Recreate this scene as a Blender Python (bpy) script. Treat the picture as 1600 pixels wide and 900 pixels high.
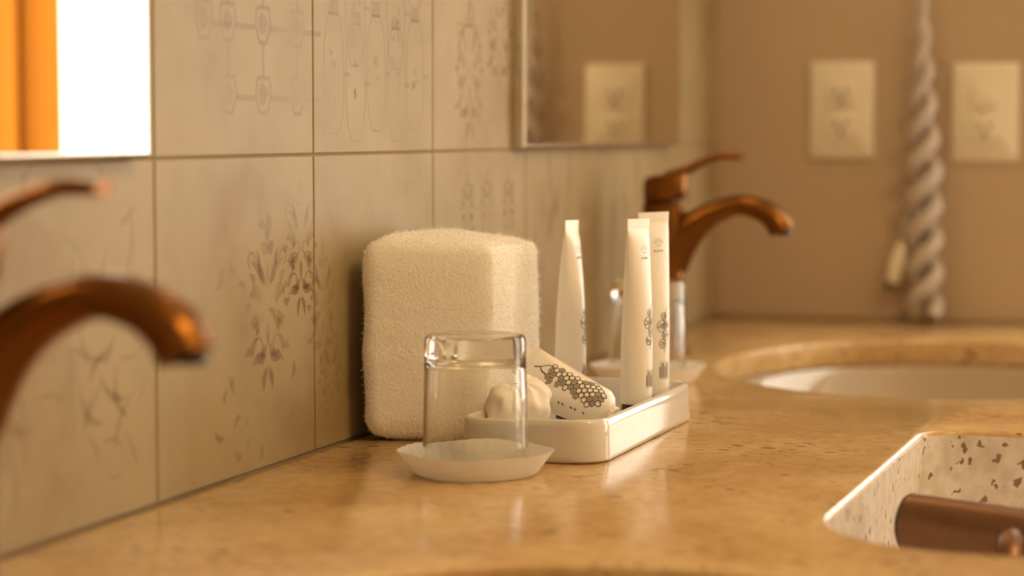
import bpy, bmesh, math, random
from mathutils import Vector, Matrix, noise
random.seed(7)
R = math.radians
scene = bpy.context.scene
for o in list(bpy.data.objects): bpy.data.objects.remove(o)

# ------------------------------------------------------------------ camera
FPX = 3490.0
cam_d = bpy.data.cameras.new('camera'); cam = bpy.data.objects.new('camera', cam_d)
scene.collection.objects.link(cam); scene.camera = cam
cam_d.sensor_width = 36.0; cam_d.sensor_fit = 'HORIZONTAL'; cam_d.lens = FPX*36/1600
cam_d.clip_start = 0.02
yaw, pit = R(18.6), math.atan(246/FPX)
cam.location = (0, -0.653, 0.234)
fw = Vector((math.cos(yaw)*math.cos(pit), math.sin(yaw)*math.cos(pit), -math.sin(pit)))
cam.rotation_euler = fw.to_track_quat('-Z', 'Y').to_euler()
cam_d.dof.use_dof = True
cam_d.dof.focus_distance = 1.64
cam_d.dof.aperture_fstop = 3.7

# ------------------------------------------------------------------ world, exposure
w = bpy.data.worlds.new('daylight'); scene.world = w; w.use_nodes = True
bg = w.node_tree.nodes['Background']
bg.inputs[0].default_value = (1.0, 0.94, 0.845, 1); bg.inputs[1].default_value = 8.0
vs = scene.view_settings
vs.view_transform = 'Standard'; vs.look = 'None'; vs.gamma = 1; vs.exposure = -0.28
vs.use_curve_mapping = False
cy = scene.cycles
cy.max_bounces = 12; cy.diffuse_bounces = 5; cy.glossy_bounces = 6; cy.transmission_bounces = 12; cy.transparent_max_bounces = 16
cy.sample_clamp_indirect = 4.0; cy.use_denoising = True
cy.blur_glossy = 0.5

WARM = (1.0, 0.67, 0.305)

# ------------------------------------------------------------------ helpers
COL = scene.collection
def link(o, parent=None):
    COL.objects.link(o)
    if parent: o.parent = parent
    return o
def tag(o, label=None, cat=None, group=None, kind=None):
    if label: o['label'] = label
    if cat: o['category'] = cat
    if group: o['group'] = group
    if kind: o['kind'] = kind
    return o
def empty(name, loc=(0,0,0), rz=0):
    o = bpy.data.objects.new(name, None); COL.objects.link(o)
    o.location = loc; o.rotation_euler = (0,0,rz); o.empty_display_size = .02
    return o
def mesh(name, vs_, fs, mat, parent=None, smooth=True, loc=None, kind=None, sharp=38):
    me = bpy.data.meshes.new(name); me.from_pydata([tuple(v) for v in vs_], [], fs)
    bm = bmesh.new(); bm.from_mesh(me); bmesh.ops.recalc_face_normals(bm, faces=bm.faces); bm.to_mesh(me); bm.free()
    me.materials.append(mat)
    if smooth:
        for p in me.polygons: p.use_smooth = True
        try: me.set_sharp_from_angle(angle=R(sharp))
        except Exception: pass
    o = bpy.data.objects.new(name, me); link(o, parent)
    if loc: o.location = loc
    if kind: o['kind'] = kind
    return o
def share(name, me, parent=None, loc=(0,0,0), rot=(0,0,0)):
    o = bpy.data.objects.new(name, me); link(o, parent); o.location = loc; o.rotation_euler = rot
    return o
def box_geo(x0, x1, y0, y1, z0, z1, b=0.0):
    bm = bmesh.new(); bmesh.ops.create_cube(bm, size=1)
    for v in bm.verts:
        v.co = ((x0+x1)/2+v.co.x*(x1-x0), (y0+y1)/2+v.co.y*(y1-y0), (z0+z1)/2+v.co.z*(z1-z0))
    if b: bmesh.ops.bevel(bm, geom=bm.edges[:], offset=b, segments=2, affect='EDGES', profile=.5)
    v = [x.co.copy() for x in bm.verts]; bm.verts.index_update()
    f = [[x.index for x in p.verts] for p in bm.faces]; bm.free()
    return v, f
def box(name, x0, x1, y0, y1, z0, z1, mat, parent=None, b=0.0):
    v, f = box_geo(x0, x1, y0, y1, z0, z1, b)
    return mesh(name, v, f, mat, parent, smooth=False)
def loft(rings, close_start=True, close_end=True, loop=False):
    n = len(rings[0]); vs_ = [p for r in rings for p in r]; fs = []
    m = len(rings)
    for i in range(m if loop else m-1):
        a, b = i*n, ((i+1) % m)*n
        for j in range(n):
            k = (j+1) % n
            fs.append([a+j, a+k, b+k, b+j])
    if not loop:
        if close_start: fs.append(list(range(n))[::-1])
        if close_end: fs.append([ (m-1)*n+j for j in range(n)])
    return vs_, fs
def lathe(profile, n=64, rfun=None):
    rings = []
    for r, z in profile:
        ring = []
        for j in range(n):
            a = 2*math.pi*j/n
            rr, zz = rfun(a, r, z) if rfun else (r, z)
            ring.append(Vector((rr*math.cos(a), rr*math.sin(a), zz)))
        rings.append(ring)
    return rings
def rrect(hx, hy, r, z, seg=8, cx=0, cy_=0):
    pts = []
    for sx, sy, a0 in ((1,1,0), (-1,1,90), (-1,-1,180), (1,-1,270)):
        for k in range(seg+1):
            a = R(a0+90*k/seg)
            pts.append(Vector((cx+sx*(hx-r)+r*math.cos(a), cy_+sy*(hy-r)+r*math.sin(a), z)))
    return pts
def catmull(pts, n=8):
    out = []
    P = [pts[0]]+list(pts)+[pts[-1]]
    for i in range(1, len(P)-2):
        p0, p1, p2, p3 = [Vector(q) for q in P[i-1:i+3]]
        for k in range(n):
            t = k/n
            out.append(.5*((2*p1)+(-p0+p2)*t+(2*p0-5*p1+4*p2-p3)*t*t+(-p0+3*p1-3*p2+p3)*t**3))
    out.append(Vector(P[-2]))
    return out
def tube_rings(path, rad, n=12, ref=Vector((0,0,1)), ay=None):
    """sweep an ellipse: rad(i) along the reference normal, ay(i) sideways"""
    rings = []; prev = None
    for i, p in enumerate(path):
        t = (path[min(i+1, len(path)-1)]-path[max(i-1, 0)]).normalized()
        nrm = prev if prev else ref
        nrm = (nrm-t*nrm.dot(t)).normalized(); prev = nrm
        bi = t.cross(nrm)
        a = rad(i) if callable(rad) else rad
        b = ay(i) if callable(ay) else (a if ay is None else ay)
        rings.append([p+nrm*(a*math.cos(2*math.pi*j/n))+bi*(b*math.sin(2*math.pi*j/n)) for j in range(n)])
    return rings
def copy_tree(o, parent=None):
    c = o.copy(); COL.objects.link(c); c.parent = parent
    for ch in list(o.children): copy_tree(ch, c)
    return c

# ------------------------------------------------------------------ materials
def new_mat(name):
    m = bpy.data.materials.new(name); m.use_nodes = True
    nt = m.node_tree; b = nt.nodes['Principled BSDF']
    return m, nt, b
def simple(name, col, rough=.5, metal=0, coat=0, bump=0, bscale=200, var=0, vscale=20, sss=0, spec=None):
    m, nt, b = new_mat(name)
    b.inputs['Base Color'].default_value = (*col, 1)
    b.inputs['Roughness'].default_value = rough; b.inputs['Metallic'].default_value = metal
    b.inputs['Coat Weight'].default_value = coat
    if spec is not None: b.inputs['Specular IOR Level'].default_value = spec
    if sss:
        b.inputs['Subsurface Weight'].default_value = sss; b.inputs['Subsurface Radius'].default_value = (.01,.008,.006)
    tc = nt.nodes.new('ShaderNodeTexCoord')
    if var:
        n = nt.nodes.new('ShaderNodeTexNoise'); n.inputs['Scale'].default_value = vscale; n.inputs['Detail'].default_value = 6
        nt.links.new(tc.outputs['Object'], n.inputs['Vector'])
        mx = nt.nodes.new('ShaderNodeMix'); mx.data_type = 'RGBA'
        mx.inputs[6].default_value = (*[c*(1-var) for c in col], 1); mx.inputs[7].default_value = (*[min(1, c*(1+var)) for c in col], 1)
        nt.links.new(n.outputs[0], mx.inputs[0]); nt.links.new(mx.outputs[2], b.inputs['Base Color'])
    if bump:
        n = nt.nodes.new('ShaderNodeTexNoise'); n.inputs['Scale'].default_value = bscale; n.inputs['Detail'].default_value = 3
        nt.links.new(tc.outputs['Object'], n.inputs['Vector'])
        bp = nt.nodes.new('ShaderNodeBump'); bp.inputs['Strength'].default_value = bump; bp.inputs['Distance'].default_value = .001
        nt.links.new(n.outputs[0], bp.inputs['Height']); nt.links.new(bp.outputs[0], b.inputs['Normal'])
    return m
def emis(name, col, s):
    m, nt, b = new_mat(name)
    b.inputs['Base Color'].default_value = (*col, 1)
    b.inputs['Emission Color'].default_value = (*col, 1); b.inputs['Emission Strength'].default_value = s
    return m
def ramp(nt, fac, stops):
    r = nt.nodes.new('ShaderNodeValToRGB'); e = r.color_ramp.elements
    e[0].position, e[0].color = stops[0][0], stops[0][1]
    e[1].position, e[1].color = stops[1][0], stops[1][1]
    for p, c in stops[2:]:
        x = e.new(p); x.color = c
    nt.links.new(fac, r.inputs[0]); return r
def stone(name, base, light, dark, pit_scale, pit_th, pit_col, rough=.12, stretch=(1,1,1), warp=0, even=.15):
    m, nt, b = new_mat(name)
    tc = nt.nodes.new('ShaderNodeTexCoord')
    n1 = nt.nodes.new('ShaderNodeTexNoise'); n1.inputs['Scale'].default_value = 9; n1.inputs['Detail'].default_value = 8
    nt.links.new(tc.outputs['Object'], n1.inputs['Vector'])
    r1 = ramp(nt, n1.outputs[0], [(.33, (*dark,1)), (.68, (*light,1)), (.5, (*base,1))])
    n3 = nt.nodes.new('ShaderNodeTexNoise'); n3.inputs['Scale'].default_value = 90; n3.inputs['Detail'].default_value = 4
    nt.links.new(tc.outputs['Object'], n3.inputs['Vector'])
    r3 = ramp(nt, n3.outputs[0], [(.35, (.84,.8,.76,1)), (.62, (1,1,1,1))])
    mu = nt.nodes.new('ShaderNodeMix'); mu.data_type = 'RGBA'; mu.blend_type = 'MULTIPLY'; mu.inputs[0].default_value = 1
    nt.links.new(r1.outputs[0], mu.inputs[6]); nt.links.new(r3.outputs[0], mu.inputs[7])
    mp = nt.nodes.new('ShaderNodeMapping'); mp.inputs['Scale'].default_value = stretch
    nt.links.new(tc.outputs['Object'], mp.inputs[0])
    v = nt.nodes.new('ShaderNodeTexVoronoi'); v.inputs['Scale'].default_value = pit_scale; v.inputs['Randomness'].default_value = 1
    if warp:
        wn = nt.nodes.new('ShaderNodeTexNoise'); wn.inputs['Scale'].default_value = 160
        nt.links.new(tc.outputs['Object'], wn.inputs['Vector'])
        va = nt.nodes.new('ShaderNodeVectorMath'); va.operation = 'MULTIPLY_ADD'; va.inputs[1].default_value = (warp,)*3
        nt.links.new(wn.outputs['Color'], va.inputs[0]); nt.links.new(mp.outputs[0], va.inputs[2]); nt.links.new(va.outputs[0], v.inputs['Vector'])
    else: nt.links.new(mp.outputs[0], v.inputs['Vector'])
    # every cell has a random size so that only some pits show
    sp = nt.nodes.new('ShaderNodeSeparateColor'); nt.links.new(v.outputs['Color'], sp.inputs[0])
    pw = nt.nodes.new('ShaderNodeMath'); pw.operation = 'POWER'; pw.inputs[1].default_value = 2.2
    nt.links.new(sp.outputs[0], pw.inputs[0])
    ml = nt.nodes.new('ShaderNodeMath'); ml.operation = 'MULTIPLY'; ml.inputs[1].default_value = pit_th
    nt.links.new(pw.outputs[0], ml.inputs[0])
    n4 = nt.nodes.new('ShaderNodeTexNoise'); n4.inputs['Scale'].default_value = 14
    nt.links.new(tc.outputs['Object'], n4.inputs['Vector'])
    r4 = ramp(nt, n4.outputs[0], [(.42, (even,even,even,1)), (.6, (1,1,1,1))])
    m2 = nt.nodes.new('ShaderNodeMath'); m2.operation = 'MULTIPLY'
    nt.links.new(ml.outputs[0], m2.inputs[0]); nt.links.new(r4.outputs[0], m2.inputs[1])
    lt = nt.nodes.new('ShaderNodeMath'); lt.operation = 'LESS_THAN'
    nt.links.new(v.outputs['Distance'], lt.inputs[0]); nt.links.new(m2.outputs[0], lt.inputs[1])
    mx = nt.nodes.new('ShaderNodeMix'); mx.data_type = 'RGBA'
    mx.inputs[7].default_value = (*pit_col, 1)
    nt.links.new(lt.outputs[0], mx.inputs[0]); nt.links.new(mu.outputs[2], mx.inputs[6])
    nt.links.new(mx.outputs[2], b.inputs['Base Color'])
    b.inputs['Roughness'].default_value = rough
    bp = nt.nodes.new('ShaderNodeBump'); bp.inputs['Strength'].default_value = .12; bp.inputs['Distance'].default_value = .0008
    iv = nt.nodes.new('ShaderNodeMath'); iv.operation = 'SUBTRACT'; iv.inputs[0].default_value = 1
    nt.links.new(lt.outputs[0], iv.inputs[1]); nt.links.new(iv.outputs[0], bp.inputs['Height'])
    nt.links.new(bp.outputs[0], b.inputs['Normal'])
    return m

M = {}
M['counter'] = stone('honey_marble', (.60,.40,.18), (.68,.485,.245), (.50,.31,.125), 170, .5, (.20,.11,.05), rough=.16, stretch=(1,.45,1))
M['terrazzo'] = stone('speckled_stone', (.74,.68,.62), (.80,.75,.70), (.67,.60,.54), 125, .50, (.26,.17,.12), rough=.25, warp=.012, even=.6)
M['basin'] = simple('cream_ceramic', (.47,.38,.28), .10, coat=.3)
M['grout'] = simple('grout', (.27,.20,.12), .9)
M['paint'] = simple('beige_paint', (.46,.35,.24), .55, var=.05, vscale=6)
M['paint2'] = simple('warm_white_paint', (.80,.72,.60), .7, var=.03, vscale=4)
M['ceil'] = simple('ceiling_paint', (.85,.80,.72), .8, var=.02)
M['floor'] = simple('floor_stone', (.42,.33,.24), .4, var=.2, vscale=5)
M['mirror'] = simple('mirror_silver', (.86,.83,.74), .0, metal=1)
M['chrome'] = simple('brushed_trim', (.70,.68,.64), .25, metal=1)
M['bronze'] = simple('brushed_bronze', (.20,.078,.016), .30, metal=1, var=.15, vscale=60)
M['bronze2'] = simple('brown_bronze', (.20,.105,.06), .42, metal=.85, var=.15, vscale=80)
M['ceramic'] = simple('white_ceramic', (.70,.66,.60), .07, coat=.5)
M['paper'] = simple('coated_paper', (.92,.89,.83), .6, bump=.15, bscale=400)
M['terry'] = simple('terry_cloth', (.93,.90,.85), .95, bump=.8, bscale=450, var=.05, vscale=160)
M['pile'] = simple('terry_loops', (.95,.92,.88), .9)
M['tube'] = simple('tube_plastic', (.88,.85,.79), .32)
M['wrap'] = simple('wrapping_paper', (.85,.79,.72), .5, bump=.3, bscale=120)
M['cap'] = simple('black_plastic', (.012,.01,.01), .25)
M['ink'] = simple('dark_ink', (.10,.075,.05), .5)
M['ink2'] = simple('grey_ink', (.30,.25,.20), .5)
M['ink3'] = simple('pink_ink', (.62,.36,.28), .5)
M['plastic'] = simple('ivory_plastic', (.74,.67,.55), .35)
M['slot'] = simple('socket_slot', (.05,.04,.03), .5)
M['cordw'] = simple('white_cord', (.47,.41,.36), .45)
M['wood'] = simple('walnut', (.22,.11,.05), .4, var=.3, vscale=12)
M['white_frame'] = simple('white_lacquer', (.85,.83,.80), .3)
M['bulb'] = emis('warm_bulb', WARM, 18)
M['diff'] = emis('lamp_diffuser', WARM, 3)
# tumbler glass
m, nt, b = new_mat('clear_glass'); M['glass'] = m
b.inputs['Transmission Weight'].default_value = 1; b.inputs['Roughness'].default_value = 0; b.inputs['IOR'].default_value = 1.48
b.inputs['Base Color'].default_value = (.96,.96,.93,1)
# window pane: clear with a faint reflection
def mix_mat(name, sh1, sh2, fac):
    m = bpy.data.materials.new(name); m.use_nodes = True; nt = m.node_tree
    for n in list(nt.nodes):
        if n.type != 'OUTPUT_MATERIAL': nt.nodes.remove(n)
    out = [n for n in nt.nodes if n.type == 'OUTPUT_MATERIAL'][0]
    a = nt.nodes.new(sh1[0]); c = nt.nodes.new(sh2[0])
    a.inputs['Color'].default_value = (*sh1[1],1); c.inputs['Color'].default_value = (*sh2[1],1)
    if sh2[0] == 'ShaderNodeBsdfGlossy': c.inputs['Roughness'].default_value = 0
    mx = nt.nodes.new('ShaderNodeMixShader'); mx.inputs[0].default_value = fac
    nt.links.new(a.outputs[0], mx.inputs[1]); nt.links.new(c.outputs[0], mx.inputs[2]); nt.links.new(mx.outputs[0], out.inputs[0])
    return m
M['paper'] = mix_mat('thin_paper', ('ShaderNodeBsdfDiffuse', (.95,.92,.87)), ('ShaderNodeBsdfTranslucent', (.95,.92,.87)), .2)
M['pane'] = mix_mat('door_glass', ('ShaderNodeBsdfTransparent', (.97,.98,.97)), ('ShaderNodeBsdfGlossy', (1,1,1)), .05)
M['sheer'] = mix_mat('sheer_voile', ('ShaderNodeBsdfTransparent', (1,.99,.96)), ('ShaderNodeBsdfTranslucent', (.9,.87,.8)), .33)
M['drape'] = mix_mat('orange_drape', ('ShaderNodeBsdfTranslucent', (.40,.14,.018)), ('ShaderNodeBsdfDiffuse', (.5,.22,.04)), .35)
# glazed tile: cream with cloudy stains
def tile_mat():
    m, nt, b = new_mat('cream_glazed_tile')
    g = nt.nodes.new('ShaderNodeNewGeometry')
    n = nt.nodes.new('ShaderNodeTexNoise'); n.inputs['Scale'].default_value = 7; n.inputs['Detail'].default_value = 7; n.inputs['Roughness'].default_value = .6
    nt.links.new(g.outputs['Position'], n.inputs['Vector'])
    r = ramp(nt, n.outputs[0], [(.30, (.29,.195,.095,1)), (.62, (.385,.305,.18,1)), (.46, (.345,.268,.15,1))])
    nt.links.new(r.outputs[0], b.inputs['Base Color'])
    b.inputs['Roughness'].default_value = .42; b.inputs['Specular IOR Level'].default_value = .2
    n2 = nt.nodes.new('ShaderNodeTexNoise'); n2.inputs['Scale'].default_value = 25; n2.inputs['Detail'].default_value = 3
    nt.links.new(g.outputs['Position'], n2.inputs['Vector'])
    bp = nt.nodes.new('ShaderNodeBump'); bp.inputs['Strength'].default_value = .12; bp.inputs['Distance'].default_value = .002
    nt.links.new(n2.outputs[0], bp.inputs['Height']); nt.links.new(bp.outputs[0], b.inputs['Normal'])
    return m
M['tile'] = tile_mat()
def print_mat(name, col, lo, hi, scale, amax):
    """worn print: the glaze shows through where the noise has eaten the colour"""
    m, nt, b = new_mat(name)
    g = nt.nodes.new('ShaderNodeNewGeometry')
    n = nt.nodes.new('ShaderNodeTexNoise'); n.inputs['Scale'].default_value = scale; n.inputs['Detail'].default_value = 5
    nt.links.new(g.outputs['Position'], n.inputs['Vector'])
    r = ramp(nt, n.outputs[0], [(lo, (0,0,0,1)), (hi, (amax,amax,amax,1))])
    b.inputs['Base Color'].default_value = (*col,1); b.inputs['Roughness'].default_value = .35
    nt.links.new(r.outputs[0], b.inputs['Alpha'])
    return m
M['print'] = print_mat('worn_brown_print', (.26,.145,.06), .36, .62, 16, .46)
M['print_soft'] = print_mat('faded_print', (.28,.165,.07), .36, .66, 14, .34)
M['print_pink'] = print_mat('faded_rose_print', (.40,.215,.10), .34, .64, 18, .36)

# ================================================================== room shell
CEIL, FLR, XB, XF, YO = 1.65, -0.85, -1.6, 2.75, -2.5
def S(o): o['kind'] = 'structure'; return o
S(box('floor', XB, XF, YO, 0.03, FLR-.05, FLR, M['floor']))
S(box('ceiling', XB, XF, YO, 0.03, CEIL, CEIL+.05, M['ceil']))
S(box('wall_back', XB-.08, XB, YO, 0.03, FLR, CEIL, M['paint2']))
S(box('wall_right', XB, XF, YO-.08, YO, FLR, CEIL, M['paint2']))
# far wall with a glazed door opening
DY0, DY1, DZ = -0.47, -2.30, 1.25
def far_wall():
    vs_, fs = [], []
    for a in ((XF, XF+.12, DY0, 0.03, FLR, CEIL), (XF, XF+.12, YO-.08, DY1, FLR, CEIL), (XF, XF+.12, DY1, DY0, DZ, CEIL)):
        v, f = box_geo(*a); n = len(vs_); vs_ += v; fs += [[i+n for i in q] for q in f]
    return mesh('wall_far', vs_, fs, M['paint'], smooth=False)
S(far_wall())
# tile wall: grout bed, tiles as pieces
wl = S(box('wall_left', XB, XF, 0.0012, 0.06, FLR, CEIL, M['grout']))
TW, G = 0.2455, 0.0015
tile_prints = {}
tmesh = {}
def tile_at(c, r):
    x0 = 1.2445+c*TW
    z0 = 0.0 if r == 0 else .2165+(r-1)*TW
    z1 = .2165+r*TW
    x1 = min(x0+TW, XF)
    key = (round(x1-x0, 4), round(z1-z0, 4))
    if key not in tmesh:
        v, f = box_geo(-key[0]/2+G/2, key[0]/2-G/2, 0.0, .008, -key[1]/2+G/2, key[1]/2-G/2, .0012)
        o = mesh('tile', v, f, M['tile'], wl, smooth=False); tmesh[key] = o.data
    else:
        o = share('tile', tmesh[key], wl)
    o.location = ((x0+x1)/2, 0, (z0+z1)/2)
    return o
TILES = {}
for r_ in range(6):
    for c_ in range(-9, 7):
        if 1.2445+c_*TW < XF-.02: TILES[(c_, r_)] = tile_at(c_, r_)

# ---- flat prints: strips and filled shapes in 2D mapped on a surface
class Print:
    def __init__(self, mp): self.v, self.f, self.mp = [], [], mp
    def poly(self, pts):
        n = len(self.v); self.v += [self.mp(*p) for p in pts]; self.f.append(list(range(n, n+len(pts))))
    def line(self, pts, wd, closed=False):
        P = [Vector(p) for p in pts]
        if closed: P = P+[P[0], P[1]]
        n = len(self.v)
        for i, p in enumerate(P):
            t = P[min(i+1, len(P)-1)]-P[max(i-1, 0)]
            if t.length < 1e-9: t = Vector((1,0))
            t.normalize(); q = Vector((-t.y, t.x))*wd/2
            self.v += [self.mp(*(p+q)), self.mp(*(p-q))]
        for i in range(len(P)-1): self.f.append([n+2*i, n+2*i+1, n+2*i+3, n+2*i+2])
    def leaf(self, x, y, a, ln, wd, bend=.0):
        a = R(a); pts = []
        N = 7
        for s in (1, -1):
            rng = range(N+1) if s == 1 else range(N-1, 0, -1)
            for k in rng:
                t = k/N
                px = ln*t; py = s*wd/2*math.sin(math.pi*t**.75)+bend*ln*math.sin(math.pi*t)
                pts.append((x+px*math.cos(a)-py*math.sin(a), y+px*math.sin(a)+py*math.cos(a)))
        # fan
        c = len(self.v); self.v += [self.mp(*p) for p in pts]
        m_ = len(pts)
        for k in range(1, N):
            j = m_-k
            if k == 1: self.f.append([c, c+1, c+j])
            else: self.f.append([c+k-1, c+k, c+j, c+j+1])
        self.f.append([c+N-1, c+N, c+N+1])
    def build(self, name, mat, parent):
        o = mesh(name, self.v, self.f, mat, None, smooth=False)
        o.parent = parent; o['kind'] = 'stuff'
        o.visible_shadow = True
        return o
def wall_print(c, r):
    t = TILES[(c, r)]
    l = t.location
    return Print(lambda x, z: Vector((x-l.x, -.00012, z-l.z)))
def damask(P, x, z, s):
    """a symmetrical sprig, s = its height in metres"""
    for sg in (-1, 1):
        def lf(dx, dz, a, ln, wd, b=0):
            aa = a if sg == 1 else 180-a
            P.leaf(x+sg*dx*s, z+dz*s, aa, ln*s, wd*s, b*sg)
        lf(.02, .12, 62, .20, .065, -.12); lf(.03, .12, 38, .24, .06, .1); lf(.10, .22, 70, .12, .05)
        lf(.0, .30, 35, .11, .08); lf(.09, .02, 20, .16, .07, .2); lf(.11, -.03, -20, .13, .07, -.15)
        lf(.04, -.05, -50, .17, .055, .25); lf(.10, -.14, 15, .12, .06, .25); lf(.15, -.16, -70, .12, .05, .2)
        lf(.02, -.20, -35, .18, .06, -.2); lf(.03, -.27, -15, .19, .05, .15); lf(.01, -.33, -70, .15, .05, .1)
        lf(.17, .12, 50, .10, .05, .2); lf(.21, .02, 10, .09, .05, -.2); lf(.20, -.24, -10, .10, .05, .2)
    for sg in (-1, 1):
        for (cx_, cz_, rr, a0, a1) in ((.15,.06,.07,0,260), (.12,-.22,.06,40,300), (.20,.27,.05,-60,200), (.07,.0,.05,90,330)):
            P.line([(x+sg*(cx_*s+rr*s*math.cos(R(a0+(a1-a0)*k/10))*(1-.03*k)), z+cz_*s+rr*s*math.sin(R(a0+(a1-a0)*k/10))*(1-.03*k)) for k in range(11)], .016*s)
    P.leaf(x, z+.36*s, 90, .16*s, .06*s); P.leaf(x, z-.08*s, -90, .14*s, .05*s); P.leaf(x, z+.10*s, 90, .15*s, .03*s)
def hexloop(P, x, z, hw, hh, wd):
    e = hw*.45
    pts = [(x-e, z+hh), (x+e, z+hh), (x+hw*.85, z+hh*.72), (x+hw, z+hh*.35), (x+hw, z-hh*.35), (x+hw*.85, z-hh*.72), (x+e, z-hh), (x-e, z-hh), (x-hw*.85, z-hh*.72), (x-hw, z-hh*.35), (x-hw, z+hh*.35), (x-hw*.85, z+hh*.72)]
    P.line(pts, wd, True)

P = wall_print(0, 0)
damask(P, 1.409, .112, .125)
damask(P, 1.466, .150, .105)
P.build('print', M['print'], TILES[(0,0)])
P = wall_print(0, 0)
for k in range(26):
    P.leaf(random.uniform(1.33, 1.47), random.uniform(.012, .20), random.uniform(0, 360), random.uniform(.008,.02), random.uniform(.004,.008), .2)
P.build('print', M['print_soft'], TILES[(0,0)])
P = wall_print(1, 0)
for (x, z, s) in ((1.505, .105, .10), (1.52, .05, .09)): damask(P, x, z, s)
P.build('print', M['print_soft'], TILES[(1,0)])
P = wall_print(-1, 0)
for k in range(70):
    P.leaf(random.uniform(1.01, 1.225), random.uniform(.01, .19), random.choice((60, 120, 75, 105, 20, 160))+random.uniform(-12,12), random.uniform(.02,.05), random.uniform(.003,.006), random.uniform(-.3,.3))
P.build('print', M['print_soft'], TILES[(-1,0)])
P = wall_print(-2, 0)
for k in range(50):
    P.leaf(random.uniform(.77, .98), random.uniform(.01, .19), random.uniform(40,140), random.uniform(.02,.05), random.uniform(.003,.006), random.uniform(-.3,.3))
P.build('print', M['print_soft'], TILES[(-2,0)])
# chain lattice on the upper tile
P = wall_print(0, 1)
for i, x in enumerate((1.315, 1.350, 1.405, 1.462)):
    for z in (.258, .306, .355, .405):
        if i == 0 and z < .3: continue
        P.line([(x-.010, z+.012), (x-.012, z), (x-.006, z-.012), (x+.006, z-.012), (x+.012, z), (x+.010, z+.012), (x-.010, z+.012)], .0035)
        P.leaf(x-.008, z+.001, 0, .016, .016)
        P.line([(x, z+.012), (x, z+.036)], .0035)
        P.line([(x+.012, z-.002), (x+.042, z-.002)], .004)
P.build('print', M['print_soft'], TILES[(0,1)])
# staggered hexagon chain
P = wall_print(1, 1); Q = wall_print(1, 1)
for i in range(6):
    for j in range(5):
        x = 1.528+i*.0415; z = .276+j*.098-(.049 if i % 2 else 0)-.0+(.002 if i else 0)
        if not (1.50 < x < 1.728) or z < .228 or z > .44: continue
        z = max(z, .270); hexloop(P, x, z, .0185, .044, .0022)
        for k in range(4): P.leaf(x+random.uniform(-.004,.004), z+random.uniform(-.018,.018), random.uniform(0,360), .010, .004, .3)
        Q.poly([(x-.011, z+.044), (x+.011, z+.044), (x+.008, z+.053), (x-.008, z+.053)])
        P.line([(x+.0185, z), (x+.030, z)], .003)
P.build('print', M['print_soft'], TILES[(1,1)]); Q.build('print', M['print_pink'], TILES[(1,1)])
P = wall_print(2, 1); Q = wall_print(2, 1)
for (x, z, s) in ((1.825, .285, .13), (1.905, .32, .12), (1.83, .385, .12)):
    damask(Q, x, z, s); hexloop(P, x, z, s*.22, s*.30, .004)
P.build('print', M['print_soft'], TILES[(2,1)]); Q.build('print', M['print_pink'], TILES[(2,1)])
P = wall_print(2, 0)
for x in (1.82, 1.87, 1.93): damask(P, x, .165, .07)
P.build('print', M['print_soft'], TILES[(2,0)])
P = wall_print(3, 0)
for k in range(16): P.leaf(random.uniform(2.0, 2.19), random.uniform(.05, .17), 90+random.uniform(-15,15), random.uniform(.03,.07), .012)
P.build('print', M['print_pink'], TILES[(3,0)])
P = wall_print(4, 0)
for k in range(12): P.leaf(random.uniform(2.26, 2.44), random.uniform(.05, .17), 90+random.uniform(-15,15), random.uniform(.03,.07), .012)
P.build('print', M['print_pink'], TILES[(4,0)])

# ---- glazed door, sheer and drape in the far wall (seen in the mirror)
dr = S(empty('door_1', (XF+.06, DY0, FLR)))
def part(name, x0,x1,y0,y1,z0,z1, mat, par, b=0):
    v, f = box_geo(x0,x1,y0,y1,z0,z1,b); return mesh(name, v, f, mat, par, smooth=False)
W_, H_ = DY1-DY0, DZ-FLR
fr = []
vs_, fs = [], []
for a in ((-.03,.03,W_,W_+.05,0,H_), (-.03,.03,-.03,0,0,H_), (-.03,.03,W_,0,H_-.06,H_), (-.03,.03,W_,0,0,.05)):
    v, f = box_geo(*a, b=.004); n = len(vs_); vs_ += v; fs += [[i+n for i in q] for q in f]
mesh('door_frame', vs_, fs, M['white_frame'], dr)
part('pane', -.003,.003, W_+.05, -.03, .05, H_-.06, M['pane'], dr)
# balcony slab and parapet outside
S(box('floor_balcony', XF+.12, XF+1.6, DY1-1, DY0+1, FLR-.05, FLR-.01, M['white_frame']))
def curtain(name, y0, y1, amp, per, x, mat, label, seed, ov=0.0, z0=FLR+.015, z1=DZ+.05):
    rnd = random.Random(seed); n = 280
    ph = [rnd.uniform(0, 6.28) for _ in range(4)]
    vs_, fs = [], []
    zs = [z0+(z1-z0)*k/10 for k in range(11)]
    def off(t, z):
        s = (z1-z)/(z1-z0)
        return amp*(math.sin(2*math.pi*t*abs(y1-y0)/per+ph[0])+.45*math.sin(4.4*math.pi*t*abs(y1-y0)/per+ph[1]))*(.7+.3*s)
    for z in zs:
        for i in range(n+1):
            t = i/n; vs_.append((off(t, z), (y1-y0)*t+ov*math.cos(2*math.pi*t*abs(y1-y0)/per+ph[0])*(1 if 0 < i < n else 0), z-z0))
    for k in range(10):
        for i in range(n):
            a = k*(n+1)+i; fs.append([a, a+1, a+n+2, a+n+1])
    o = mesh(name, vs_, fs, mat, None, loc=(x, y0, z0)); tag(o, label, 'curtain'); return o
curtain('sheer_curtain', -.46, -.965, .007, .055, XF-.055, M['sheer'], 'white sheer curtain over the bright glazed door, seen in mirror', 1, .009)
curtain('orange_curtain', -.91, -1.20, .020, .085, XF-.10, M['drape'], 'orange curtain glowing in the mirror beside the bright window', 4, .020)
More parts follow.
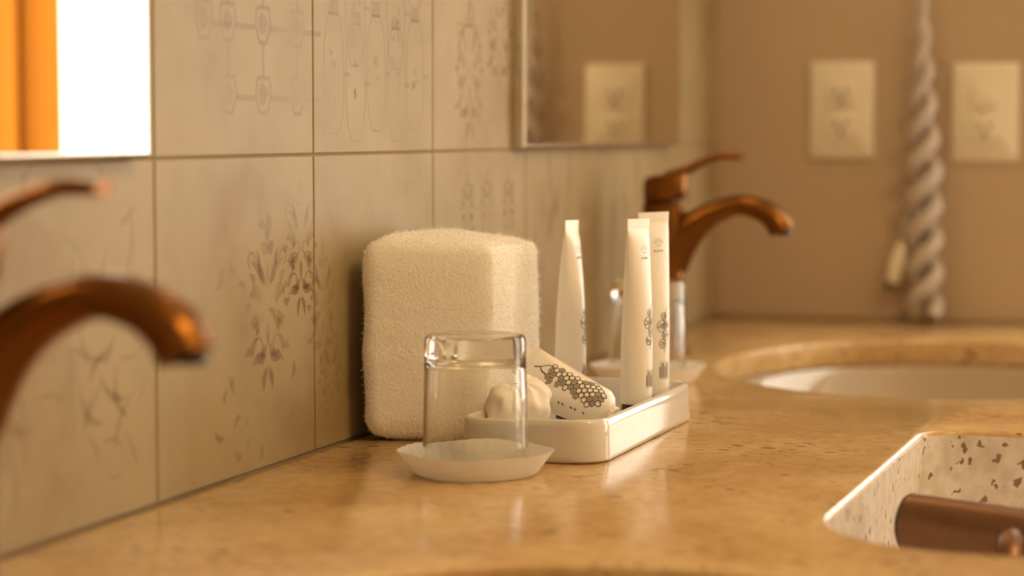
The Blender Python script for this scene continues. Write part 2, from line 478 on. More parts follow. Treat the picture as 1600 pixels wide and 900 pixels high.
curtain('sheer_curtain', -1.17, -2.36, .007, .055, XF-.055, M['sheer'], 'wide white sheer curtain on the other side of the orange curtain', 6, .009)
rod = mesh('curtain_rod', *loft(tube_rings([Vector((XF-.075,-.36,DZ+.07)), Vector((XF-.075,-2.42,DZ+.07))], .012, 12)), M['bronze'])
tag(rod, 'bronze curtain rod above the glazed door', 'curtain rod')
# portal so that the daylight is found
pl = bpy.data.lights.new('door_portal', 'AREA'); pl.shape = 'RECTANGLE'; pl.size = abs(W_); pl.size_y = H_
pl.cycles.is_portal = True
po = bpy.data.objects.new('door_portal', pl); COL.objects.link(po)
po.location = (XF+.11, (DY0+DY1)/2, (DZ+FLR)/2); po.rotation_euler = (R(90), 0, R(90))

# ---- mirrors
def mirror(x0, x1, label):
    e = empty('wall_mirror', ((x0+x1)/2, 0, .2175)); hw = (x1-x0)/2; ht = .85
    bw = .004
    part('mirror_glass', -hw+bw, hw-bw, -.0122, -.004, bw, ht-bw, M['mirror'], e)
    # polished bevelled rim
    rings = []
    for (d, y) in ((0, -.0002), (0, -.010), (bw*.6, -.0124), (bw, -.0124), (bw, -.004)):
        rings.append([Vector((-hw+d, y, d)), Vector((hw-d, y, d)), Vector((hw-d, y, ht-d)), Vector((-hw+d, y, ht-d))])
    v, f = loft(rings, False, False); mesh('frame', v, f, M['chrome'], e, smooth=False)
    tag(e, label, 'mirror', 'frameless wall mirrors over the basins'); return e
mirror(.52, 1.217, 'large wall mirror reflecting the bright window and orange curtain')
mirror(1.941, 2.513, 'dim wall mirror reflecting the beige wall and a socket plate')

# ================================================================== countertop with cut-outs
SINK_F, SINK_N = (2.24, -.36), (.868, -.36)
SA, SB = .283, .228
CF = -.64                       # front edge
NX0, NX1, NY = 1.245, 1.755, -.405
NR, NR2 = .10, .035   # notch in the front edge
ct = empty('stone_countertop', (1.0, -.32, 0)); o0 = Vector((1.0, -.32, 0))
def outline_counter():
    pts = []
    def arc(cx, cy_, r, a0, a1, n=10):
        for k in range(n+1):
            a = R(a0+(a1-a0)*k/n); pts.append((cx+r*math.cos(a), cy_+r*math.sin(a)))
    pts.append((-.45, -.001)); pts.append((-.45, CF))
    arc(NX0-.03, CF+.03, .03, -90, 0); arc(NX0+NR, NY-NR, NR, 180, 90)
    arc(NX1-NR2, NY-NR2, NR2, 90, 0); arc(NX1+.03, CF+.03, .03, 180, 270)
    pts.append((2.50, CF)); arc(2.50, CF+.09, .09, -90, 0); arc(2.64, -.50, .05, 180, 90); pts.append((XF-.001, -.45)); pts.append((XF-.001, -.001))
    return pts
def ell(c, a, b, n=72, p=1):
    return [(c[0]+a*math.cos(2*math.pi*k/n), c[1]+b*math.sin(2*math.pi*k/n)) for k in range(n)]
def slab(name, loops, z0, z1, bev, mat, parent):
    cu = bpy.data.curves.new(name, 'CURVE'); cu.dimensions = '2D'; cu.fill_mode = 'BOTH'
    cu.extrude = (z1-z0)/2-bev; cu.bevel_depth = bev; cu.bevel_resolution = 3; cu.offset = -bev
    for lp in loops:
        sp = cu.splines.new('POLY'); sp.points.add(len(lp)-1); sp.use_cyclic_u = True
        for i, p in enumerate(lp): sp.points[i].co = (p[0]-o0.x, p[1]-o0.y, 0, 1)
    tmp = bpy.data.objects.new('tmp', cu); COL.objects.link(tmp)
    dg = bpy.context.evaluated_depsgraph_get()
    me = bpy.data.meshes.new_from_object(tmp.evaluated_get(dg))
    bpy.data.objects.remove(tmp); me.name = name
    bm = bmesh.new(); bm.from_mesh(me); bmesh.ops.remove_doubles(bm, verts=bm.verts, dist=1e-5)
    bmesh.ops.recalc_face_normals(bm, faces=bm.faces); bm.to_mesh(me); bm.free()
    me.materials.clear(); me.materials.append(mat)
    for p in me.polygons: p.use_smooth = True
    me.set_sharp_from_angle(angle=R(35))
    o = bpy.data.objects.new(name, me); link(o, parent); o.location = (0, 0, (z0+z1)/2)
    return o
slab('stone_slab', [outline_counter(), ell(SINK_F, SA, SB), ell(SINK_N, SA, SB)], -.028, 0, .004, M['counter'], ct)
# speckled apron lining the notch, with a shelf
def apron():
    def path(d):
        pts = []
        def arc(cx, cy_, r, a0, a1, n=10):
            for k in range(n+1):
                a = R(a0+(a1-a0)*k/n); pts.append((cx+r*math.cos(a), cy_+r*math.sin(a)))
        pts.append((NX0-d, CF+.002)); arc(NX0+NR, NY-NR, NR+d, 180, 90); arc(NX1-NR2, NY-NR2, NR2+d, 90, 0); pts.append((NX1+d, CF+.002))
        return pts
    a, c = path(-.0015), path(.018)
    zt, zb = -.0035, -.16
    vs_, fs = [], []; n = len(a)
    for pts, z in ((a, zt), (a, zb), (c, zb), (c, zt)):
        vs_ += [Vector((p[0], p[1], z))-o0 for p in pts]
    for L in range(4):
        A, B = L*n, ((L+1) % 4)*n
        for i in range(n-1): fs.append([A+i, A+i+1, B+i+1, B+i])
    fs += [[0, n, 2*n, 3*n], [n-1, 2*n-1, 3*n-1, 4*n-1]]
    return vs_, fs
v, f = apron(); mesh('speckled_apron', v, f, M['terrazzo'], ct)
part('shelf', NX0-o0.x, NX1-o0.x, CF+.004-o0.y, NY-o0.y, -.175, -.16, M['terrazzo'], ct)
part('joint_strip', XF-.004-o0.x, XF-.0005-o0.x, -.44-o0.y, -.001-o0.y, 0, .004, M['grout'], ct)  # thin dark strip where the counter meets the far wall
tag(ct, 'honey coloured polished stone countertop with dark pits and two oval basin cut-outs', 'countertop')
# vanity base (below the view)
vb = empty('vanity_cabinet', (1.0, -.32, FLR))
for (xa, xb) in ((-.44, NX0-.03), (NX1+.03, 2.55)):
    vs_, fs = [], []
    for a in ((xa-1, xb-1, -.28, -.262, 0, .80), (xa-1, xa-.982, -.262, .31, 0, .80), (xb-1.018, xb-1, -.262, .31, 0, .80)):
        v, f = box_geo(*a); n = len(vs_); vs_ += v; fs += [[i+n for i in q] for q in f]
    mesh('carcass', vs_, fs, M['wood'], vb, smooth=False)
    mid = (xa+xb)/2-1
    for (da, db, hx) in ((xa-1+.02, mid-.004, mid-.05), (mid+.004, xb-1-.02, mid+.05)):
        d = part('cabinet_door', da, db, -.298, -.281, .06, .78, M['wood'], vb, .003)
        mesh('handle', *loft(tube_rings([Vector((hx,-.312,.5)), Vector((hx,-.312,.66))], .006, 8)), M['bronze'], d)
tag(vb, 'walnut vanity cabinet below the stone countertop', 'cabinet')

# ---- basins
def basin(c, label):
    e = empty('oval_basin', (c[0], c[1], -.0285))
    prof = [(1.10, -.003), (1.10, 0), (1.005, 0), (.985, -.004), (.96, -.03), (.90, -.075), (.78, -.115), (.55, -.138), (.25, -.146), (.085, -.148)]
    rings = []
    for s, z in prof:
        rings.append([Vector((SA*s*math.cos(2*math.pi*k/72) if s < 1.05 else (SA+.02)*math.cos(2*math.pi*k/72), SB*s*math.sin(2*math.pi*k/72) if s < 1.05 else (SB+.02)*math.sin(2*math.pi*k/72), z)) for k in range(72)])
    under = [[Vector((p.x*1.03, p.y*1.03, p.z-.012)) for p in r_] for r_ in rings[:1:-1]]
    v, f = loft(rings+under[:-1], False, False, loop=True); mesh('bowl', v, f, M['basin'], e)
    d = mesh('drain', *loft(lathe([(.001,-.146),(.020,-.146),(.024,-.1475),(.024,-.158),(.001,-.158)], 32)), M['bronze'], e)
    d.location = (0,0,0)
    tag(e, label, 'sink', 'undermounted oval basins'); return e
basin(SINK_F, 'cream oval undermounted basin below the far faucet')
basin(SINK_N, 'oval basin nearest the viewer, only its far rim showing')

# ---- faucets (local +x = spout direction)
def faucet(loc, label):
    e = empty('bronze_faucet', loc, R(-90))
    mesh('base_flange', *loft(lathe([(.001,0),(.028,0),(.0285,.003),(.026,.007),(.022,.010),(.001,.010)], 40)), M['bronze'], e)
    rings = []
    for z, r_, dx in ((.008,.0205,0), (.03,.0192,0), (.07,.0188,.001), (.10,.0205,.002), (.125,.0222,.001), (.148,.0228,-.0005), (.158,.0225,-.001), (.160,.0205,-.001)):
        rings.append([Vector((dx+r_*math.cos(2*math.pi*k/36), r_*math.sin(2*math.pi*k/36), z)) for k in range(36)])
    mesh('body', *loft(rings), M['bronze'], e)
    pts = [Vector(p) for p in ((.004,0,.100), (.018,0,.121), (.034,0,.137), (.0535,0,.1495), (.079,0,.1575), (.103,0,.1525), (.118,0,.142), (.1245,0,.131))]
    path = catmull(pts, 6); hw = [.024,.0195,.0152,.0125,.0108,.0118,.0133,.0140]; lw = [.018,.017,.0155,.0148,.015,.0165,.0175,.018]
    def itp(a): return lambda i: a[min(i//6, 7)]*(1-(i%6)/6)+a[min(i//6+1, 7)]*((i%6)/6)
    mesh('spout', *loft(tube_rings(path, itp(hw), 20, Vector((-1,0,.6)), itp(lw))), M['bronze'], e)
    mesh('aerator', *loft(lathe([(.001,0),(.009,0),(.009,.004),(.001,.004)], 20)), M['cap'], e, loc=(.1255,0,.1275))
    # handle hub and lever
    rings = []
    for z, r_, dx in ((.1605,.0195,0), (.163,.0225,0), (.172,.0235,.0005), (.181,.0235,.001), (.1865,.0225,.0015), (.189,.018,.003)):
        rings.append([Vector((dx+r_*math.cos(2*math.pi*k/36)+ (.06*(z-.16) if math.cos(2*math.pi*k/36) > 0 else 0), r_*math.sin(2*math.pi*k/36), z+.10*r_*math.cos(2*math.pi*k/36))) for k in range(36)])
    mesh('handle_hub', *loft(rings), M['bronze'], e)
    pts = [Vector(p) for p in ((.004,0,.186), (.022,0,.1925), (.040,0,.2015), (.060,0,.2075), (.082,0,.2075))]
    path = catmull(pts, 6); th = [.007,.0058,.0045,.0042,.0040]; lw2 = [.014,.012,.0105,.011,.009]
    mesh('lever', *loft(tube_rings(path, lambda i: th[min(i//6,4)]*(1-(i%6)/6)+th[min(i//6+1,4)]*((i%6)/6), 16, Vector((0,0,1)), lambda i: lw2[min(i//6,4)]*(1-(i%6)/6)+lw2[min(i//6+1,4)]*((i%6)/6))), M['bronze'], e)
    tag(e, label, 'faucet', 'bronze single-lever faucets'); return e
faucet((2.25, -.063, 0), 'bronze single-lever faucet with arched spout behind the standing tubes')
faucet((.918, -.063, 0), 'blurred bronze faucet spout in the left foreground, partly out of view')

# ---- bronze holder in the notch
bh = empty('bronze_bar_holder', (1.45, -.50, -.16))
A_ = Vector((.028, .0655, .134)); D_ = Vector((-.045, -.135, -.003))
mesh('bar', *loft(tube_rings([A_+D_*t for t in (0, .03, .3, .6, 1)], lambda i: .0195, 40)), M['bronze2'], bh)
mesh('end_cap', *loft(tube_rings([A_-D_.normalized()*.003, A_-D_.normalized()*.0015, A_+D_.normalized()*.0005], lambda i: (.0165,.0188,.0200)[i], 40)), M['cap'], bh)
mesh('post', *loft(tube_rings(catmull([Vector((-.004,-.006,.132)), Vector((-.024,-.0065,.131)), Vector((-.036,-.007,.122)), Vector((-.040,-.007,.100)), Vector((-.041,-.007,.004))], 6), .0105, 18, Vector((0,0,1)))), M['bronze2'], bh)
mesh('foot', *loft(lathe([(.001,0),(.026,0),(.026,.004),(.010,.008),(.001,.008)], 28)), M['bronze2'], bh, loc=(-.041,-.007,0))
tag(bh, 'brown bronze cylindrical bar on a post in the speckled stone notch', 'holder')

# ================================================================== things on the counter
# ---- tumblers on paper coasters
def coaster(loc, label, seed):
    rnd = random.Random(seed); N = 144
    ph = rnd.uniform(0, 6)
    def rf(a, r, z):
        k = max(0, min(1, (r-.036)/.018))
        fl = math.sin(36*a)*.00045*k
        wob = (math.sin(3*a+ph)*.0010+math.sin(5*a+ph*2)*.0006)*k
        return r+fl+wob*.6, z+wob*.8+math.sin(36*a+1)*.00025*k
    prof = [(.001,.0002),(.030,.0002),(.040,.0003),(.0425,.0012),(.0470,.0075),(.0530,.0160),(.0536,.0168)]
    o = mesh('paper_coaster', *loft(lathe(prof, N, rf), True, False), M['paper'], None, loc=loc)
    tag(o, label, 'coaster', 'fluted paper coasters'); return o
def tumbler(loc, label):
    prof = [(.0352,.0008),(.0360,.0000),(.0366,.0008),(.0366,.003),(.0360,.030),(.0352,.060),(.0347,.082),(.0346,.0905),(.0338,.0932),(.0318,.0945),(.027,.0942),(.015,.0928),(.0006,.0925),
            (.0006,.0792),(.020,.0792),(.0290,.0780),(.0315,.0755),(.0322,.071),(.0333,.050),(.0345,.020)]
    n = 96; rings = lathe(prof, n)
    vs_ = [p for r_ in rings for p in r_]; fs = []
    m_ = len(rings)
    for i in range(m_):
        if i == 12: continue
        a, b_ = i*n, ((i+1) % m_)*n
        for j in range(n): fs.append([a+j, a+(j+1)%n, b_+(j+1)%n, b_+j])
    fs.append([12*n+j for j in range(n)]); fs.append([13*n+j for j in range(n)][::-1])
    o = mesh('glass_tumbler', vs_, fs, M['glass'], None, loc=loc)
    tag(o, label, 'glass', 'upside-down glass tumblers'); return o
coaster((1.428, -.146, 0), 'white fluted paper coaster under the front tumbler before the towel', 1)
tumbler((1.428, -.146, .0012), 'clear upside-down glass tumbler in front of the white towel')
coaster((2.004, -.112, 0), 'white paper coaster under the rear tumbler behind the tray', 2)
tumbler((2.004, -.112, .0012), 'clear upside-down glass tumbler behind the two standing tubes')

# ---- tray
tr = empty('ceramic_tray', (1.624, -.163, 0))
HX, HY = .137, .0555
rings = []
for d, z, r_ in ((.006,0,.020),(.0016,.0006,.0235),(.0002,.0022,.024),(0,.005,.024),(.0006,.026,.0235),(.0012,.0295,.023),(.0026,.0310,.022),(.0038,.0313,.021),(.0050,.0306,.020),(.0056,.0290,.0195),(.0064,.012,.018),(.0080,.0068,.016),(.012,.0055,.012)):
    rings.append(rrect(HX-d, HY-d, r_, z, 10))
mesh('tray_shell', *loft(rings), M['ceramic'], tr)
tag(tr, 'glossy white rounded ceramic tray holding the toiletry tubes', 'tray')

# ---- toiletry tubes
def tube_fn(Rr, L, wmax, sh=.02, sk=.93):
    def pt(u, v, off=0.0):
        """u angle (rad), v 0..1 along the body; crimp along local x"""
        t = max(0, min(1, v))
        s = t**1.15
        a = Rr+(wmax-Rr)*s; b_ = Rr*max(0, 1-t**2.4)**.8+.0007
        if t > .90: b_ = b_*max(0, (.945-t)/.045)+.0007*min(1, (t-.90)/.045)
        if t > .945: b_ = .0007
        if t < sh: k = sk+(1-sk)*math.sin(t/sh*math.pi/2); a *= k; b_ *= k
        return Vector(((a+off)*math.cos(u), (b_+off)*math.sin(u), t*L))
    return pt
def make_tube(loc, rot, Rr, L, wmax, label, prints, capmat='cap', caph=.017, cap_r=None, dz=None):
    e = empty('toiletry_tube', loc)
    e.rotation_mode = 'XYZ'; e.rotation_euler = rot
    pt = tube_fn(Rr, L, wmax) if capmat == 'cap' else tube_fn(Rr, L, wmax, .10, .5)
    n = 48; rings = []
    vv = [0,.005,.01,.02,.05,.1,.18,.26,.34,.42,.5,.58,.66,.74,.8,.85,.89,.92,.94,.946,.955,.965,.975,.985,1]
    for i, v in enumerate(vv):
        wob = .00025*(i % 2) if v > .946 else 0
        rings.append([pt(2*math.pi*k/n, v, wob)+Vector((0,0,caph)) for k in range(n)])
    b_ = mesh('tube_body', *loft(rings), M['tube'], e)
    cr = cap_r or Rr*.95
    cp = [(.001,0),(cr-.0008,0),(cr,.0008),(cr,caph-.0012),(cr-.0008,caph-.0002),(.001,caph-.0002)]
    if capmat == 'cap': mesh('cap', *loft(lathe(cp, 40)), M['cap'], e)
    else: mesh('cap', *loft(lathe(cp, 40, lambda a, r, z: (r*(1+.03*math.copysign(1, math.sin(12*a))) if r > .005 else r, z))), M[capmat], e)
    if prints: prints(e, b_, lambda u, v: pt(u, v, .00012)+Vector((0,0,caph)))
    tag(e, label, 'tube', 'white hotel toiletry tubes'); return e
def scribble(P, u0, v0, w_, h_, n, su, rnd, wd):
    """a row of tiny glyph strokes: su = du per unit"""
    for k in range(n):
        u = u0+w_*k/n; 
        if rnd.random() < .15: continue
        P.line([(u, v0), (u+w_/n*.3*rnd.uniform(-1,1), v0+h_*.5), (u+w_/n*.5, v0+h_*rnd.uniform(.6,1))], wd)
def botanical(P, u, v, su, sv, rnd, n=9):
    """flower sprig in (u,v); su,sv half extents"""
    asp = sv/su
    for k in range(n):
        a = 2*math.pi*k/n; 
        pts = []
        for q in range(9):
            b_ = 2*math.pi*q/8; rx, ry = su*.34, sv*.34
            pts.append((u+su*.55*math.cos(a)+rx*math.cos(b_), v+sv*.55*math.sin(a)+ry*math.sin(b_)))
        P.line(pts, su*.10)
# the lines are laid in (u,v); widths are scaled to the u axis, v squeezed by K
class TPrint(Print):
    def __init__(self, mp, L, Rr):
        self.k = Rr/L
        super().__init__(lambda x, y: mp(x, y*self.k))   # x in radians, y in "radians" of the same length
def prints_std(front, seed, ornament_at=.42, logo=True):
    def go(e, body, mp):
        rnd = random.Random(seed)
        L, Rr = .143, .0118
        P = TPrint(mp, L, Rr); k = 1/P.k
        Gp = TPrint(mp, L, Rr); K3 = TPrint(mp, L, Rr)
        # logo near the crimp: a wide peaked mark and two lines of small type
        v = .83*k
        P.line([(front-.28, v), (front-.2, v+.3), (front-.1, v+.05), (front, v+.42), (front+.12, v+.05), (front+.2, v+.3), (front+.3, v)], .04)
        P.line([(front-.2, v-.12), (front+.2, v-.12)], .03)
        scribble(Gp, front-.36, v-.55, .72, .16, 11, 1, rnd, .05)
        K3.line([(front-.42, v-.72), (front+.42, v-.72)], .045)
        # botanical ornament
        v = ornament_at*k
        for (du, dv, s) in ((.05,.9,.22), (-.12,.25,.34), (.16,-.35,.3), (-.1,-.9,.26), (.25,.35,.2)):
            for q in range(6):
                a = 60*q+rnd.uniform(-15,15)
                P.leaf(front+du, v+dv, a, s*rnd.uniform(.8,1.3), s*.22, .25)
            P.line([(front+du+s*math.cos(t*.785), v+dv+s*1.2*math.sin(t*.785)) for t in range(9)], .05)
        P.line([(front+.3, v+1.5), (front+.12, v+.8), (front-.02, v), (front+.1, v-.8), (front+.02, v-1.5)], .05)
        # small type block near the cap
        for i in range(4):
            u = front-.34+.2*i
            P.line([(u, .10*k), (u, (.16+.02*(i % 2))*k)], .07); 
            Gp.line([(u+.08, .09*k), (u+.08, .19*k)], .05)
        # type on the back seam
        for i in range(12):
            u = front+math.pi*.93; vv = (.12+.035*i+rnd.uniform(0,.01))*k
            P.line([(u, vv), (u+.12, vv+.05)], .06); 
            if i % 3: P.line([(u+.15, vv+.1), (u+.15, vv+.32)], .05)
        P.build('print', M['ink'], body); Gp.build('print', M['ink2'], body); K3.build('print', M['ink3'], body)
    return go
FR = -math.pi/2     # local -y is the printed face
make_tube((1.660, -.1955, .0062), (0, R(1.0), R(-15)), .0118, .143, .0165, 'white tube standing at the front of the tray, its edge towards us', prints_std(FR, 3))
make_tube((1.722, -.1935, .0062), (0, R(-.5), R(-32)), .0118, .146, .0165, 'white standing tube turned to show its printed face', prints_std(FR, 5, .36))
make_tube((1.688, -.1335, .0062), (R(0), R(1.5), R(-2)), .0120, .140, .0165, 'shaded white tube standing at the back of the tray by the towel', prints_std(FR, 9, .40))
# lying tube with a honeycomb drawing
def prints_honey(e, body, mp):
    rnd = random.Random(4); L, Rr = .082, .0160
    P = TPrint(mp, L, Rr); k = 1/P.k; Gp = TPrint(mp, L, Rr); B = TPrint(mp, L, Rr)
    u0 = R(-75)
    rr = .155
    for i in range(15):
        for j in range(5):
            u = u0+(j-2)*rr*1.73+(rr*.866 if i % 2 else 0); v = .08*k+i*rr*1.5
            if v > .70*k or abs(j-2+rnd.uniform(-.4,.4)) > 2.1-i*.07: continue
            hx = [(u+rr*.92*math.sin(R(60*q)), v+rr*.92*math.cos(R(60*q))) for q in range(6)]
            P.line(hx, .045, True)
            if rnd.random() < .35: B.poly([(u+rr*.6*math.sin(R(60*q)), v+rr*.6*math.cos(R(60*q))) for q in range(6)])
    P.line([(u0-.1, .70*k), (u0-.05, .76*k), (u0+.1, .80*k), (u0+.02, .86*k), (u0+.1, .92*k)], .06)
    P.line([(u0+.1, .80*k), (u0+.3, .74*k), (u0+.35, .66*k)], .05)
    u1, v1 = u0-.72, .78*k
    for q in range(3):
        P.line([(u1-.18+.16*q, v1-.10), (u1-.18+.16*q, v1+.12), (u1-.06+.16*q, v1+.12), (u1-.06+.16*q, v1-.10), (u1-.18+.16*q, v1-.10)], .025)
    P.line([(u1-.25, v1-.16), (u1+.32, v1-.16), (u1+.32, v1+.18)], .02)
    scribble(Gp, u1-.1, v1-.75, .5, .12, 6, 1, rnd, .05)
    for q in range(7):
        if q in (1, 4): continue
        P.line([(u0-1.0, (.16+.045*q)*k), (u0-.93, (.18+.045*q)*k)], .07)
    P.build('print', M['ink'], body); Gp.build('print', M['ink2'], body); B.build('print', M['ink2'], body)
def lay(e, head, tail, roll):
    d = (Vector(tail)-Vector(head)).normalized()
    x = (roll-d*roll.dot(d)).normalized(); y = d.cross(x)
    if y.dot(Vector((-.7, -.3, .8))) > 0: x, y = -x, -y
    e.rotation_mode = 'QUATERNION'
    e.rotation_quaternion = Matrix((x, y, d)).transposed().to_quaternion()
    e.location = head
t = make_tube((0,0,0), (0,0,0), .0160, .082, .0220, 'white tube lying in the tray with a dark honeycomb drawing', prints_honey, 'tube', .004, .0075)
lay(t, (1.600, -.1955, .0200), (1.612, -.128, .0470), Vector((.319*.87, -.948*.87, .49)))
# wrapped soap behind the tumbler
def soap():
    rings = []; n = 72
    for i in range(25):
        ph = -math.pi/2+math.pi*i/24
        r_ = abs(math.cos(ph))**.55*.0235; z = math.copysign(abs(math.sin(ph))**.75, math.sin(ph))*.0175
        ring = []
        for j in range(n):
            a = 2*math.pi*j/n
            pl_ = 1+.03*math.sin(14*a+3*math.sin(2*a))*(.35+.65*abs(math.sin(ph)))+.03*math.sin(3*a+1)
            nz = noise.noise(Vector((math.cos(a)*2.2, math.sin(a)*2.2, ph*1.5)))*.0028
            ring.append(Vector(((max(r_,.0008)*pl_+nz)*math.cos(a), (max(r_,.0008)*pl_+nz)*math.sin(a), z+nz*.5)))
        rings.append(ring)
    o = mesh('wrapped_soap', *loft(rings), M['wrap'], None, loc=(1.560, -.1335, .0335))
    o.rotation_euler = (R(20), R(-22), 0)
    tag(o, 'crumpled paper-wrapped soap in the tray, seen through the tumbler', 'soap'); return o
soap()

# ---- towel
def towel():
    e = empty('folded_towel', (1.6215, -.0595, 0))
    hx, hy, H = .0805, .0470, .1535
    def ring(s, z, r_, d=0):
        return rrect(hx-d, hy-d, r_, z, 9)
    rings = []
    N = 26
    for i in range(N+1):
        t = i/N; 
        # rounded bottom and top edges
        rb, rt = .020, .016
        z = H*t
        if z < rb: d = rb-math.sqrt(max(0, rb*rb-(rb-z)**2)); d *= .8
        elif z > H-rt: d = rt-math.sqrt(max(0, rt*rt-(z-H+rt)**2))
        else: d = 0
        lean = 0
        rg = ring(0, z, max(.004, .0145-d*.3), d)
        out = []
        for p in rg:
            if p.x < 0: p.x *= 1-.48*(hy-p.y)/(2*hy)      # the front fold tapers back on the open side
            nz = noise.noise(Vector((p.x*28, p.y*28, p.z*22)))*.0022+noise.noise(Vector((p.x*70, p.y*70, p.z*70)))*.0008
            q = Vector((p.x, p.y, 0)); q = q.normalized() if q.length else q
            # shallow crease between the front fold and the rest
            cr = -.0035*math.exp(-((p.x+.030)/.006)**2) if p.y < -hy+.012 else 0
            out.append(Vector((p.x+q.x*(nz), p.y+q.y*nz-cr, p.z+nz*.3+.003*math.sin(p.y*60)*(z/H)-.02*max(0,p.x)*(z/H))))
        rings.append(out)
    v, f = loft(rings)
    body = mesh('towel_body', v, f, M['terry'], e)
    # terry pile: short crooked loops over the surface
    me = body.data; me.calc_loop_triangles()
    tris = [(lt.area, lt) for lt in me.loop_triangles]; tot = sum(a for a, _ in tris)
    rnd = random.Random(2); pv, pf = [], []
    for a, lt in tris:
        if lt.area <= 0: continue
        n_ = a/tot*120000; n_ = int(n_)+(1 if rnd.random() < n_-int(n_) else 0)
        c = [me.vertices[i].co for i in lt.vertices]; nn = lt.normal
        for _ in range(n_):
            r1, r2 = math.sqrt(rnd.random()), rnd.random()
            p = c[0]*(1-r1)+c[1]*(r1*(1-r2))+c[2]*(r1*r2)
            if p.z < .003: continue
            d = (nn+Vector((rnd.uniform(-1,1), rnd.uniform(-1,1), rnd.uniform(-1.1,.6)))*.75).normalized()
            s = d.cross(Vector((rnd.uniform(-1,1), rnd.uniform(-1,1), rnd.uniform(-1,1)))).normalized()*.00014
            ln = rnd.uniform(.0006, .0016) if rnd.random() > .06 else rnd.uniform(.003, .005)
            k = len(pv); b1 = p-nn*.0004
            pv += [b1-s, b1+s, b1+d*ln*.6+s*1.1+nn*.0003, b1+d*ln]
            pf += [[k, k+1, k+2], [k, k+2, k+3]]
    me2 = bpy.data.meshes.new('terry_pile'); me2.from_pydata([tuple(q) for q in pv], [], pf); me2.materials.append(M['pile'])
    o = bpy.data.objects.new('terry_pile', me2); link(o, body); o['kind'] = 'stuff'
    tag(e, 'thick white terry towel folded upright against the tiled wall', 'towel')
towel()

# ---- socket plates on the far wall
def plate(yc, zc, label, kinds):
    e = empty('socket_plate', (XF, yc, zc), R(-90))     # local x -> -y (right), local y -> +x (into wall)
    hw, hh = .0395, .0595
    rings = [[Vector((p.x, 0.0, p.y)) for p in rrect(hw, hh, .004, 0, 4)], [Vector((p.x, -.004, p.y)) for p in rrect(hw, hh, .004, 0, 4)], [Vector((p.x, -.0062, p.y)) for p in rrect(hw-.003, hh-.003, .003, 0, 4)]]
    mesh('cover_plate', *loft(rings), M['plastic'], e)
    for kd, dz in kinds:
        rg = [[Vector((p.x, y, p.y+dz)) for p in rrect(.0165-d, .0145-d, .007, 0, 6)] for y, d in ((-.006,0), (-.0082,.0), (-.0088,.001))]
        s = mesh('socket' if kd == 'socket' else 'rocker_switch', *loft(rg), M['plastic'], e)
        if kd == 'socket':
            for (sx, sz, wx, hz) in ((-.0065,.003,.0030,.0090), (.0065,.003,.0030,.0075), (0,-.0075,.0055,.0055)):
                part('slot', sx-wx/2, sx+wx/2, -.0091, -.0078, dz+sz-hz/2, dz+sz+hz/2, M['slot'], s)
    mesh('screw', *loft(lathe([(.0003,0),(.0026,0),(.0020,.0009),(.0003,.001)], 12)), M['chrome'], e, loc=(0,-.0062,0)).rotation_euler = (R(90),0,0)
    tag(e, label, 'wall socket', 'ivory plates on the far wall'); return e
plate(-.1575, .259, 'ivory double socket plate on the beige wall beside the far faucet', (('socket', .0195), ('socket', -.0195)))
plate(-.3315, .256, 'ivory plate with switch above one socket, right of the hanging cord', (('rocker_switch', .0195), ('socket', -.0195)))

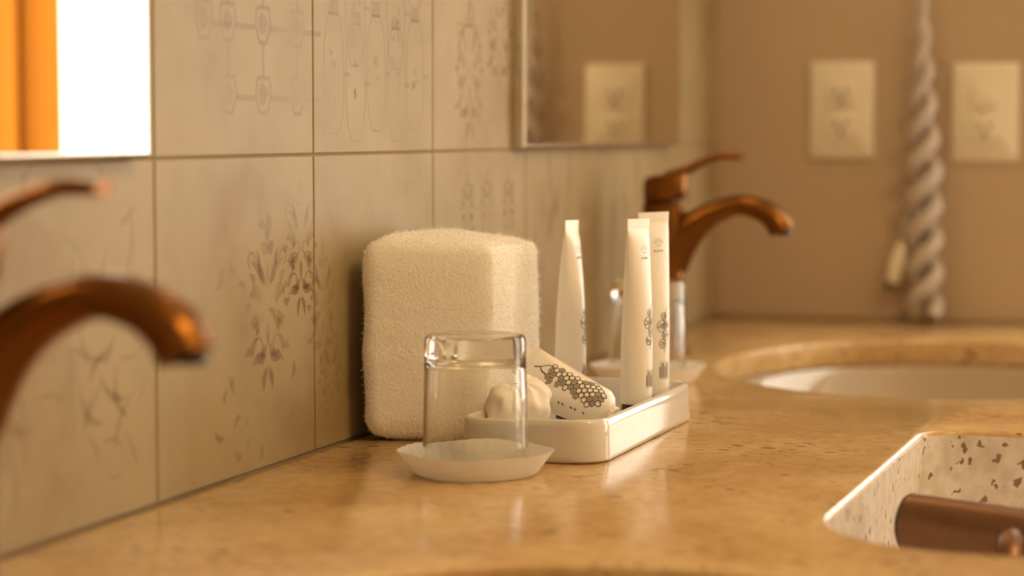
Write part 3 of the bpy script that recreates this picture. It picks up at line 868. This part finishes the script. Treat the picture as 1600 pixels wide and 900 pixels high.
# ---- twisted cord hanging down the far wall
def cord():
    e = empty('twisted_cord', (XF-.030, -.262, 0))
    top = [Vector((-.0, .004, z)) for z in (.95, .7, .5, .42)]
    for s in (0, 1):
        pts = []
        for i in range(150):
            t = i/149; z = .395-.385*t
            r_ = .002+.0125*min(1, t/.55)
            a = 2*math.pi*(z/.082)+math.pi*s
            pts.append(Vector((r_*math.cos(a)*.8, r_*math.sin(a)+.004*(1-t)-.003*t, z)))
        path = (top+pts) if s == 0 else pts
        n_ = len(path); o_ = 4 if s == 0 else 0
        mesh('strand', *loft(tube_rings(path, lambda i: .0045+.0052*min(1, max(0, (i-o_)/80)), 12, Vector((1,0,0)))), M['cordw'], e)
    pl_ = mesh('plug', *loft([rrect(.008, .007, .003, .0), rrect(.0095, .0085, .004, .006), rrect(.010, .009, .004, .030), rrect(.006, .006, .003, .046), rrect(.004, .004, .002, .052)]), M['plastic'], e, loc=(.004, .036, .050))
    pl_.rotation_euler = (R(14), 0, 0)
    part('prong', -.005, .005, -.006, -.003, -.012, 0, M['slot'], pl_); part('prong', -.005, .005, .003, .006, -.012, 0, M['slot'], pl_)
    mesh('plug_lead', *loft(tube_rings(catmull([Vector((.004, .0235, .101)), Vector((.002, .020, .125)), Vector((0, .012, .150)), Vector((0, .006, .175))], 5), .0035, 8, Vector((1,0,0)))), M['cordw'], e)
    mesh('hook', *loft(tube_rings(catmull([Vector((.030,.004,.93)), Vector((.008,.004,.93)), Vector((-.012,.004,.935)), Vector((-.014,.004,.955))], 4), .004, 8, Vector((0,1,0)))), M['chrome'], e)
    tag(e, 'white twisted cord hanging between the two socket plates', 'cord')
cord()

# ================================================================== lamps (above the view)
def vanity_light(x, label):
    e = empty('vanity_light', (x, 0, 1.14))
    part('back_plate', -.30, .30, -.03, 0, -.04, .04, M['chrome'], e, .006)
    for k in range(4):
        bx_ = -.225+.15*k
        h = mesh('bulb_socket', *loft(lathe([(.001,0),(.018,0),(.018,.03),(.001,.03)], 20)), M['chrome'], e, loc=(bx_, -.03, 0)); h.rotation_euler = (R(90), 0, 0)
        b_ = mesh('bulb', *loft([[Vector((max(.0005, .040*math.sin(math.pi*i/14))*math.cos(2*math.pi*j/24), max(.0005, .040*math.sin(math.pi*i/14))*math.sin(2*math.pi*j/24), -.040*math.cos(math.pi*i/14))) for j in range(24)] for i in range(15)]), M['bulb'], e, loc=(bx_, -.098, 0))
    tag(e, label, 'lamp')
vanity_light(2.227, 'row of four warm globe bulbs above the far mirror')
def ceiling_lamp(x, y, size, power, label):
    e = empty('ceiling_lamp', (x, y, CEIL))
    hs = size/2
    mesh('housing', *loft([rrect(hs, hs, .03, -.001), rrect(hs, hs, .03, -.05), rrect(hs-.02, hs-.02, .02, -.05), rrect(hs-.02, hs-.02, .02, -.03)]), M['white_frame'], e)
    mesh('diffuser', *loft([rrect(hs-.022, hs-.022, .02, -.032), rrect(hs-.022, hs-.022, .02, -.042)]), M['diff'], e)
    l = bpy.data.lights.new('lamp_light', 'AREA'); l.shape = 'SQUARE'; l.size = size-.05; l.energy = power; l.color = WARM
    o = bpy.data.objects.new('lamp_light', l); link(o, e); o.location = (0,0,-.055)
    tag(e, label, 'lamp')
ceiling_lamp(1.0, -1.45, .7, 20.5, 'square warm ceiling lamp behind the viewer')
